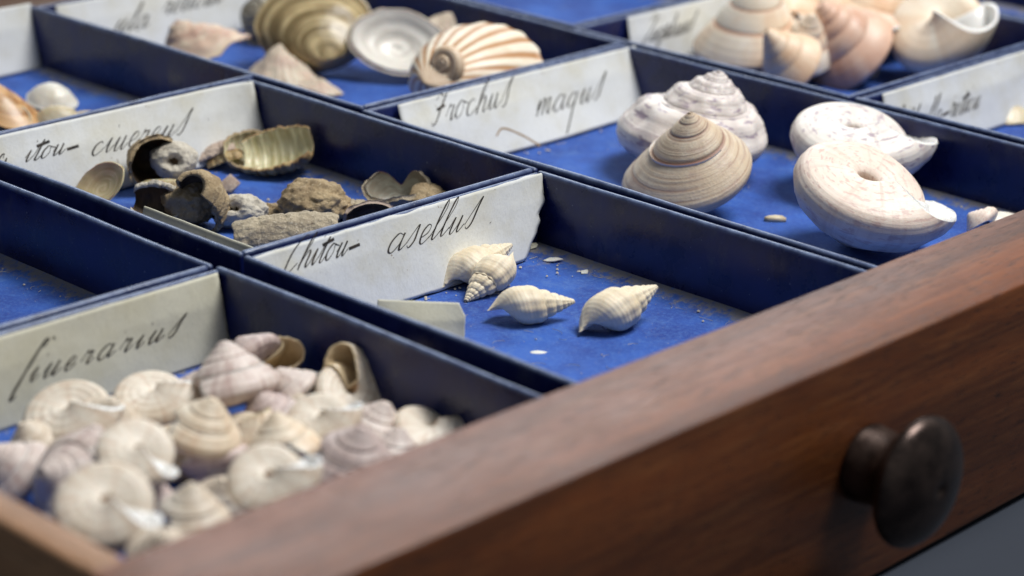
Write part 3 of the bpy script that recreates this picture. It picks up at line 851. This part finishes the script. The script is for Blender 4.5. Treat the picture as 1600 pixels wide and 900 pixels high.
topshell(25, 1.25, (-5.054, -1.753, -1.190), (-0.367, 0.157, 0.917), (0.089, -0.796, -0.598), "white pointed top shell between the left photo edge and the topmost white shell", 1)
topshell(26, 1.25, (-3.947, -2.235, -0.990), (0.014, -0.461, 0.888), (0.089, -0.796, -0.598), "ivory top shell wedged between the two white base up shells below the lettering", 1)
topshell(27, 1.20, (-3.766, -3.439, -1.140), (0.211, -0.252, 0.944), (-0.775, 0.093, -0.625), "sandy low top shell under the orange cone's left side", 2)
topshell(28, 1.30, (-6.021, -4.093, -1.140), (-0.228, 0.337, 0.914), (0.089, -0.796, -0.598), "grey pink top shell under the large white one by the drawer's corner", 0)
topshell(29, 1.25, (-5.162, -4.930, -1.130), (0.135, -0.030, 0.990), (0.089, -0.796, -0.598), "mauve top shell in the gap left of the small pointed white shell", 3)
topshell(30, 1.25, (-4.353, -5.542, -1.080), (-0.121, -0.250, 0.961), (0.089, -0.796, -0.598), "cream top shell between the small pointed white one and the yellowish one", 1)
topshell(61, 1.20, (-1.959, -4.713, -1.170), (-0.228, 0.337, 0.914), (0.089, -0.796, -0.598), "grey pink top shell buried beside the finely lined mauve one", 0)
topshell(62, 1.15, (-1.534, -3.846, -1.140), (0.226, -0.080, 0.971), (0.089, -0.796, -0.598), "ivory top shell tip between the tan pointed shell and the pinhole shell", 1)
topshell(63, 1.20, (-1.340, -5.935, -1.120), (0.226, -0.080, 0.971), (0.089, -0.796, -0.598), "pale grey top shell below the olive mouthed one at the front board", 0)
topshell(64, 1.15, (-2.148, -2.033, -1.140), (0.226, -0.080, 0.971), (0.089, -0.796, -0.598), "pinkish top shell in the gap left of the tallest whitish shell", 0)

# ---------------------------------------------------------------- whelks
WG = "cream whelks on the bright blue tray floor"
whelk = dict(W=1.40, h=2.7, turns=7, cv=.14, ribs=11, rib_a=.085, cords=13, cord_a=.006, shear=-.06, u=.03, cat="whelk", group=WG, rough=.01,
             base=[(1.04, -3.0), (1.0, -3.35), (.84, -3.66), (.60, -3.90), (.38, -4.08), (.24, -4.18), (.10, -4.20)])
def wk(i, D, pos, ax, ap, label, **kw):
    a = dict(whelk); a.update(kw)
    return spiral_shell("whelk", D, (WHELK, WHELK), pos, ax, ap, label, seed=i, **a)
wk(1, .80, (5.646, -0.617, -1.170), (0.960, -0.064, 0.271), (0.717, 0.695, -0.049), "worn broken whelk leaning against the foot of the Chiton asellus label", rough=.05)
wk(2, .72, (5.473, -1.164, -1.250), (-0.915, -0.104, -0.390), (0.834, 0.359, -0.419), "knobbly whelk with its spire pointing down left, in front of the broken one", rib_a=.10)
wk(3, .74, (4.925, -2.730, -1.210), (0.841, -0.539, 0.046), (0.712, 0.687, -0.147), "middle whelk lying on its side with its spire pointing right", rib_a=.06)
wk(4, .84, (5.867, -3.996, -1.160), (0.957, -0.126, 0.262), (0.717, 0.695, -0.049), "largest whelk, alone on the right with its spire pointing up right", rib_a=.075)

# ---------------------------------------------------------------- chitons
HG = "dried chitons and plates in the chiton tray"
U = UPW
cup("chiton", .62, .66, .75, (CHIT[1], IN_BROWN), (4.540, 7.920, -0.890), (0.243, 0.970, 0.011), (0.559, -0.596, 0.576), "curled chiton hood with a dark brown hollow, under the word cinereus", "chiton", HG, p=2.4, th=.07, rim=.10, rough=.05, seed=1)
lump("chiton", (.50, .42, .40), (CHIT[3], IN_BROWN), (4.814, 7.492, -0.820), (-0.016, 0.014, 1.000), (0.670, -0.739, -0.072), "rolled white grey chiton with a dark slot, inside the brown hood", group=HG, rough=.12, seed=2, holes=[((.12, -.95, .2), .34, .6)])
cup("chiton_valve", .62, .44, .22, (HORN, HORN), (3.243, 7.912, -1.170), (0.727, 0.315, -0.611), (0.681, -0.374, 0.630), "translucent horn coloured oval plate at the left end of the chiton tray", "chiton plate", HG, p=2.0, th=.03, rim=.04, rough=.01, seed=3)
trough("chiton_valve", 1.0, .34, 1.2, (CHIT[2], IN_GREY), (6.626, 8.488, -1.220), (-0.202, 0.334, 0.921), (0.720, -0.488, 0.494), "grey pink curled plate behind, against the Chiton cinereus label", "chiton plate", group=HG, seed=4, grooves=3)
trough("chiton", 1.55, .62, 1.45, (OUT_TANRIB, IN_YELLOW), (7.328, 7.089, -1.160), (0.525, 0.131, -0.841), (0.648, -0.742, 0.169), "big yellow green chiton, hollow side up with ribbed inside, near the navy wall", group=HG, seed=5, grooves=8, gr_a=.045, taper=.35, th=.07, rim=.06)
trough("chiton", 1.1, .5, 1.3, (CHIT[1], IN_YELLOW), (7.093, 7.903, -1.240), (0.185, 0.690, -0.699), (0.549, -0.615, 0.565), "brown rimmed hollow chiton tucked under the big yellow green one", group=HG, seed=6, grooves=6, taper=.5)
lump("chiton", (.50, .40, .44), (CHIT[1], IN_BROWN), (3.772, 5.676, -1.100), (-0.016, 0.014, 1.000), (0.619, -0.758, -0.207), "crusted grey chiton lump beside the square holed one", group=HG, rough=.24, seed=7)
trough("chiton", 1.0, .44, 1.9, (CHIT[3], IN_BROWN), (3.345, 6.126, -1.170), (0.663, 0.486, -0.569), (0.584, -0.807, -0.083), "crusted white grey chiton opening on a dark square hollow at the front left", group=HG, seed=27, grooves=4, th=.12, rough=.07, rim=.08)
trough("chiton", 1.15, .58, 1.6, (CHIT[1], IN_BROWN), (3.844, 5.165, -0.830), (0.879, -0.031, 0.476), (-0.468, -0.291, 0.834), "arched white edged chiton showing a brown inside, beside the crusted lump", group=HG, seed=8, grooves=5, th=.1, bend=.5)
chip("chiton_valve", .30, .26, .08, CHIT[2], (5.668, 6.796, -1.370), (-0.676, -0.355, 0.645), (0.735, -0.613, 0.290), "pinkish three cornered plate standing up behind the arched chiton", "chiton plate", HG, seed=3, n=5)
chip("chiton_valve", .48, .14, .07, HORN, (4.036, 6.862, -0.980), (-0.160, -0.126, 0.979), (0.724, -0.671, 0.160), "thin flat horn coloured sliver lying on the crusted lump", "chiton plate", HG, seed=6, n=8)
chip("chiton_valve", .42, .16, .09, CHIT[2], (3.721, 6.523, -1.050), (-0.160, -0.126, 0.979), (0.729, -0.653, 0.205), "pale orange sliver under the horn coloured one", "chiton plate", HG, seed=8, n=8)
lump("chiton", (.56, .34, .36), (CHIT[3], IN_BROWN), (4.343, 4.824, -1.180), (-0.085, 0.085, 0.993), (0.637, -0.754, -0.163), "small pale crust with two round dark holes like eyes", group=HG, rough=.16, seed=9, holes=[((-.50, -.72, .45), .26, .6), ((-.02, -.85, .5), .19, .6)])
lump("chiton", (.68, .56, .48), (CHIT[1], CHIT[1]), (5.476, 3.848, -1.030), (-0.016, 0.014, 1.000), (0.717, -0.688, 0.114), "rough brown grey ball of a rolled chiton in the middle of the tray", group=HG, rough=.17, seed=11, freq=2.2)
trough("chiton", 2.05, .46, 1.25, (CHIT[0], IN_GREY), (4.010, 2.964, -1.090), (-0.522, -0.631, 0.574), (0.721, -0.678, 0.142), "long grey scalloped chiton lying in front, beside the foot of the asellus label", group=HG, seed=12, grooves=8, gr_a=.022, th=.06, taper=.25, rim=.09)
cup("chiton", .72, .50, .62, (CHIT[0], IN_GREY), (7.433, 3.457, -1.160), (0.452, 0.274, -0.849), (0.707, -0.703, 0.068), "open grey cup shaped chiton with a wavy rim, behind the asellus label", "chiton", HG, p=2.6, th=.09, rim=.09, rim_s=1.0, rough=.05, seed=13, cut=[(-1.5, .35, .34)], fold=.25)
cup("chiton", .56, .34, .34, (CHIT[2], IN_BROWN), (6.182, 2.911, -1.200), (0.717, 0.697, -0.002), (0.724, -0.671, 0.160), "low arched chiton with a dark hollow, left of the wavy cup", "chiton", HG, p=2.2, th=.08, rim=.08, rough=.04, seed=14)
trough("chiton_valve", .9, .55, 1.2, (CHIT[1], IN_YELLOW), (7.850, 2.867, -1.150), (0.331, -0.196, 0.923), (0.651, -0.624, 0.432), "yellowish ridged plate right of the wavy cup", "chiton plate", group=HG, seed=15, grooves=3, th=.08)
trough("chiton_valve", .85, .55, 1.2, (CHIT[0], IN_GREY), (8.464, 2.891, -1.290), (0.082, -0.037, 0.996), (0.645, -0.749, 0.151), "grey flat plate at the right end of the chiton row", "chiton plate", group=HG, seed=16, grooves=3, th=.08)
trough("chiton_valve", .9, .36, 1.2, (CHIT[3], IN_GREY), (4.724, 6.803, -1.280), (0.142, -0.151, 0.978), (0.648, -0.595, 0.474), "whitish crusted plate lying behind the crusted grey lump", "chiton plate", group=HG, seed=21, grooves=3, th=.09, rough=.06)
trough("chiton_valve", .8, .34, 1.2, (CHIT[1], IN_BROWN), (4.903, 4.801, -1.300), (-0.301, 0.025, 0.953), (0.588, -0.808, -0.044), "brown crusted plate between the two holed crust and the brown ball", "chiton plate", group=HG, seed=22, grooves=3, th=.09, rough=.07)
trough("chiton_valve", .9, .34, 1.2, (CHIT[0], IN_BROWN), (6.311, 3.722, -1.280), (-0.067, 0.259, 0.963), (0.654, -0.711, 0.260), "grey brown plate right of the brown ball", "chiton plate", group=HG, seed=23, grooves=3, th=.09, rough=.05)
trough("chiton_valve", .8, .30, 1.1, (OUT_TANRIB, IN_YELLOW), (6.685, 8.169, -1.290), (-0.247, 0.249, 0.936), (0.648, -0.595, 0.474), "tan ridged plate left of the big yellow green chiton", "chiton plate", group=HG, seed=24, grooves=4, th=.07)
chip("chiton_crumb", .22, .12, .10, CHIT[1], (5.353, 5.019, -1.510), (0.009, 0.038, 0.999), (0.717, -0.688, 0.114), "small brown crumb beside the two holed crust", "crumb", seed=12)

# chips on the bright blue floor
KG = "white chips on the floor of the whelk tray"
chip("shell_chip", .24, .10, .03, CHIPM, (7.547, -0.800, -1.490), (-0.219, 0.106, 0.970), (0.518, -0.756, -0.400), "largest white chip, just right of the torn label corner", "shell chip", KG, seed=21, n=6)
chip("shell_chip", .12, .09, .04, CHIPM, (7.530, -1.660, -1.520), (-0.218, -0.184, 0.958), (0.735, -0.599, 0.317), "small square white chip near the foot of the right wall", "shell chip", KG, seed=22, n=5)
chip("shell_chip", .17, .11, .02, CHIPM, (3.926, -3.852, -1.540), (-0.016, 0.014, 1.000), (0.697, -0.717, 0.021), "flat white chip near the front board, below the middle whelk", "shell chip", KG, seed=23, n=8)
chip("shell_chip", .16, .06, .03, CHIPM, (5.313, -0.325, -1.540), (0.009, 0.038, 0.999), (0.729, -0.653, 0.205), "thin white chip left of the knobbly whelk", "shell chip", KG, seed=24, n=6)
chip("shell_chip", .05, .04, .03, CHIPM, (7.525, -1.532, -1.540), (0.009, 0.038, 0.999), (0.729, -0.653, 0.205), "tiny white grain touching the small square chip", "shell chip", KG, seed=25, n=5)
chip("paper_scrap", .30, .16, .012, PAPER_CREAM, (7.595, -0.045, -1.420), (-0.301, 0.025, 0.953), (0.670, -0.739, -0.072), "torn yellowish scrap of paper under the torn label corner", "paper scrap", None, seed=26, n=7, curl=.3)

# ---------------------------------------------------------------- large speckled top shells
MG = "large top shells under the Trochus magus label"
mag = dict(W=1.47, h=.92, b=.34, u=.20, base='pit', turns=5.2, cv=.12, cb=.16, step=.03, cords=17, cord_a=.005, nod=11, nod_a=.010, shear=.20, group=MG, nt=72)
def magus(i, D, mats, pos, ax, ap, label, **kw):
    a = dict(mag); a.update(kw)
    return spiral_shell("large_top_shell", D, mats, pos, ax, ap, label, seed=i, **a)
magus(31, 3.6, (MAGUS_GREY, NACRE), (14.002, 1.168, -0.360), (0.119, -0.169, 0.978), (0.474, 0.880, -0.038), "grey white stepped top shell standing upright behind the straw coloured one", h=.92, dome=.06, nod_a=.04, step=.04, cv=.06, W=1.8, shear=.04)
magus(32, 3.3, (MAGUS_TAN, NACRE), (12.142, -0.313, -0.480), (-0.303, -0.070, 0.950), (0.893, 0.433, -0.123), "straw coloured top shell with a red brown seam, apex up, nearest the navy wall", h=1.08, b=.28, dome=.08, shear=.04, nod=0, step=.0, cv=.035, W=1.9, cords=26, cord_a=.006)
magus(33, 3.10, (MAGUS, NACRE), (15.519, -2.272, -0.640), (0.180, 0.217, -0.959), (0.551, -0.760, -0.344), "white top shell base up with a round pit, behind the pink freckled one")
magus(34, 3.3, (MAGUS_PINK, NACRE), (12.567, -4.593, -0.640), (0.106, 0.396, -0.912), (0.410, -0.810, -0.420), "pink freckled top shell base up with a deep pit, beside the wooden front board")
magus(35, .85, (MAGUS_PINK, NACRE), (14.970, -5.655, -1.160), (-0.116, 0.900, 0.420), (-0.125, -0.936, -0.328), "small pinkish shell half hidden by the front board, right of the pink freckled shell", nod=0)
cup("shell_fragment", .62, .40, .25, (WHITEV, WHITEV), (15.743, -5.853, -1.300), (0.147, -0.130, 0.981), (0.729, -0.653, 0.205), "white shell fragment beside the small pinkish shell at the right edge", "shell", None, p=2, th=.05, rim=.12, seed=36)
chip("shell_chip", .26, .14, .14, BEIGEV, (12.767, -2.172, -1.490), (0.009, 0.038, 0.999), (0.670, -0.739, -0.072), "beige shell bit on the tray floor left of the pink freckled shell", "shell chip", None, seed=37)

# ---------------------------------------------------------------- limpet tray
cup("limpet", 1.25, .95, 1.0, (LIMPET_ROSE, LIMPET_IN), (11.210, 14.800, -0.610), (-0.256, 0.284, 0.924), (0.600, -0.761, -0.249), "rosy beige limpet under the blurred label at top left", "limpet", None, p=1.25, rim=.08, rough=.06, rings=5, ring_a=.02, seed=41, apex=(-.3, 0))
cup("limpet", .95, .85, .85, (LIMPET, LIMPET_IN), (12.171, 12.774, -1.060), (0.018, 0.047, 0.999), (0.600, -0.761, -0.249), "pointed grey beige limpet beside the navy dividing wall", "limpet", None, p=1.1, rim=.06, rough=.05, ribs=17, rib_a=.03, seed=42)
cup("limpet", .60, .40, .25, (LIMPET, LIMPET_IN), (12.194, 11.286, -1.310), (0.156, -0.096, 0.983), (0.580, -0.762, -0.290), "low cream limpet in front of the pointed one, half behind the dividing wall", "limpet", None, p=1.2, rim=.08, rough=.03, ribs=14, rib_a=.03, seed=43)
cup("slipper_shell", 1.50, 1.15, .95, (OLIVE, LIMPET_IN), (13.410, 12.799, -0.300), (-0.541, -0.718, 0.437), (0.717, -0.688, 0.114), "big olive brown banded shell propped upright at the back", "shell", None, p=2.2, rim=.04, rough=.02, rings=4, ring_a=.003, seed=44, apex=(.2, -1.0))
cup("slipper_shell", .75, .95, .6, (GREYDARK, LIMPET_IN), (14.265, 16.097, -0.780), (-0.838, 0.132, 0.530), (0.632, -0.272, 0.726), "grey shell at the very top, left of the olive brown one", "shell", None, p=2.0, rim=.05, rough=.03, rings=4, ring_a=.03, seed=45)
cup("limpet", 1.28, .95, .55, (LIMPET, LIMPET_IN), (14.665, 11.167, -0.750), (0.427, 0.561, -0.709), (0.654, -0.747, -0.118), "white ringed limpet tipped up to show its hollow inside", "limpet", None, p=1.6, rim=.05, rough=.03, rings=3, ring_a=.014, seed=46, th=.10)
cup("limpet", .75, .6, .9, (LIMPET, LIMPET_IN), (16.127, 11.081, -0.550), (0.279, -0.351, 0.894), (0.697, -0.717, 0.021), "beige limpet mostly hidden behind the white ringed one", "limpet", None, p=1.3, rim=.05, rough=.03, seed=47)
cap = cup("cap_shell", 1.58, 1.40, 1.35, (CAP, CAP_IN), (13.195, 7.100, -0.080), (-0.604, -0.398, 0.691), (0.720, -0.680, 0.136), "cream cap shell with brown radiating ribs and a curled tip, above the Trochus magus label", "shell", None, p=2.4, rim=.03, rough=.02, ribs=18, rib_a=.014, seed=48, apex=(-1.05, -.75), na=260, th=.07)
umbo = spiral_shell("curled_tip", 1.0, (CAP, CAP_IN), (12.336, 6.943, -0.020), (-0.947, -0.212, 0.242), (0.247, -0.249, -0.936), None, None, None, W=2.4, h=.5, b=.35, u=.03, turns=2.6, cv=.3, cb=.25, shear=0, rough=.01, seed=49, back=.3)
umbo.parent = cap
bpy.context.view_layer.update()
umbo.matrix_parent_inverse = cap.matrix_world.inverted()

# ---------------------------------------------------------------- peach top shells
ZG = "big peach and cream top shells in the far right tray"
cal = dict(W=1.5, h=1.55, b=.34, u=.0, turns=6, cv=.04, cb=.10, cords=12, cord_a=.002, shear=.2, group=ZG)
def callio(i, D, mat, pos, ax, ap, label, **kw):
    a = dict(cal); a.update(kw)
    return spiral_shell("painted_top_shell", D, (CALL[mat], NACRE), pos, ax, ap, label, seed=i, **a)
callio(51, 3.0, 0, (21.356, 5.469, -0.150), (-0.123, -0.164, 0.979), (0.264, 0.625, -0.735), "large cream conical top shell right of the small pale label")
callio(52, 2.0, 3, (20.528, 3.738, -0.590), (-0.641, 0.229, 0.733), (0.658, -0.188, -0.730), "yellowish top shell lying low in front of the heap")
callio(53, 3.0, 2, (23.042, 3.597, -0.500), (-0.595, 0.237, 0.768), (0.880, -0.312, -0.357), "rosy brown top shell with dark streaks in the middle of the heap", cv=.1)
callio(54, 2.6, 3, (25.480, 4.547, -0.300), (0.214, -0.226, 0.950), (0.300, 0.521, -0.799), "peach top shell behind the rosy brown one, cut by the top edge")
callio(55, 3.0, 0, (24.762, 1.668, -0.450), (0.787, 0.108, -0.607), (0.418, -0.905, 0.084), "big cream top shell with its white mouth turned up, right of the heap", u=.05, W=1.65, base='pit')
callio(56, 2.3, 3, (23.674, 5.738, -0.200), (0.306, 0.024, 0.952), (-0.041, -0.998, 0.039), "small orange peach top shell wedged at the top between two larger ones")
callio(59, 2.2, 0, (22.023, 4.097, -0.590), (-0.229, -0.359, 0.905), (0.658, -0.188, -0.730), "peach top shell low between the yellowish and the rosy brown one", cv=.08)
callio(65, 2.4, 0, (25.379, 5.865, -0.420), (-0.093, -0.060, 0.994), (0.658, -0.188, -0.730), "cream top shell cut by the top edge, behind the small orange peach one", cv=.08)
callio(66, 2.4, 1, (27.036, 4.168, -0.440), (-0.242, 0.098, 0.965), (0.658, -0.188, -0.730), "yellowish cream top shell cut by the top edge, behind the white mouthed one", cv=.08)
cup("shell_fragment", .55, .5, .4, (BEIGEV, WHITEV), (27.139, 1.264, -0.600), (0.307, -0.571, 0.761), (0.326, -0.688, -0.648), "pale shell sliver at the right edge beside the white mouthed shell", "shell", None, p=1.6, seed=57)
cup("limpet", .75, .5, .35, (BEIGEV, LIMPET_IN), (22.828, -1.250, -1.350), (-0.016, 0.014, 1.000), (0.724, -0.671, 0.160), "beige oval shell at the foot of the Rissoella label", "shell", None, p=2, rim=.04, rough=.02, seed=58)

# ---------------------------------------------------------------- far left tray
LG = None
cup("bivalve_shell", .98, .72, .60, (ORANGE, BEIGEV), (5.104, 14.021, -0.980), (0.090, -0.278, 0.956), (0.481, -0.748, -0.457), "orange brown shell at the left edge of the photo", "shell", None, p=1.4, rim=.03, rough=.01, seed=61, apex=(-.4, 0))
cup("bivalve_shell", .62, .52, .42, (WHITEV, WHITEV), (6.712, 14.525, -1.200), (-0.063, -0.262, 0.963), (0.586, -0.761, -0.276), "rounded white shell on the blue floor right of the orange brown one", "shell", None, p=2.1, rim=.03, rough=.01, seed=62)
cup("bivalve_shell", .58, .40, .34, (BEIGEV, BEIGEV), (5.953, 13.207, -1.270), (-0.102, -0.224, 0.969), (0.717, -0.688, 0.114), "beige shell in front of the rounded white one, above the cinereus label", "shell", None, p=2.0, rim=.03, rough=.01, seed=63)
cup("bivalve_shell", .52, .36, .30, (BEIGEV, BEIGEV), (5.006, 13.810, -1.340), (0.492, 0.606, -0.625), (0.670, -0.739, -0.072), "hollow beige shell facing out below the orange brown one", "shell", None, p=2.0, rim=.03, rough=.01, seed=64, th=.04)
cup("bivalve_shell", .5, .3, .15, (BEIGEV, BEIGEV), (6.699, 13.192, -1.440), (0.018, 0.047, 0.999), (0.717, -0.688, 0.114), "low beige sliver right of the beige shell, just above the cinereus label", "shell", None, p=2.0, rim=.05, rough=.01, seed=65)
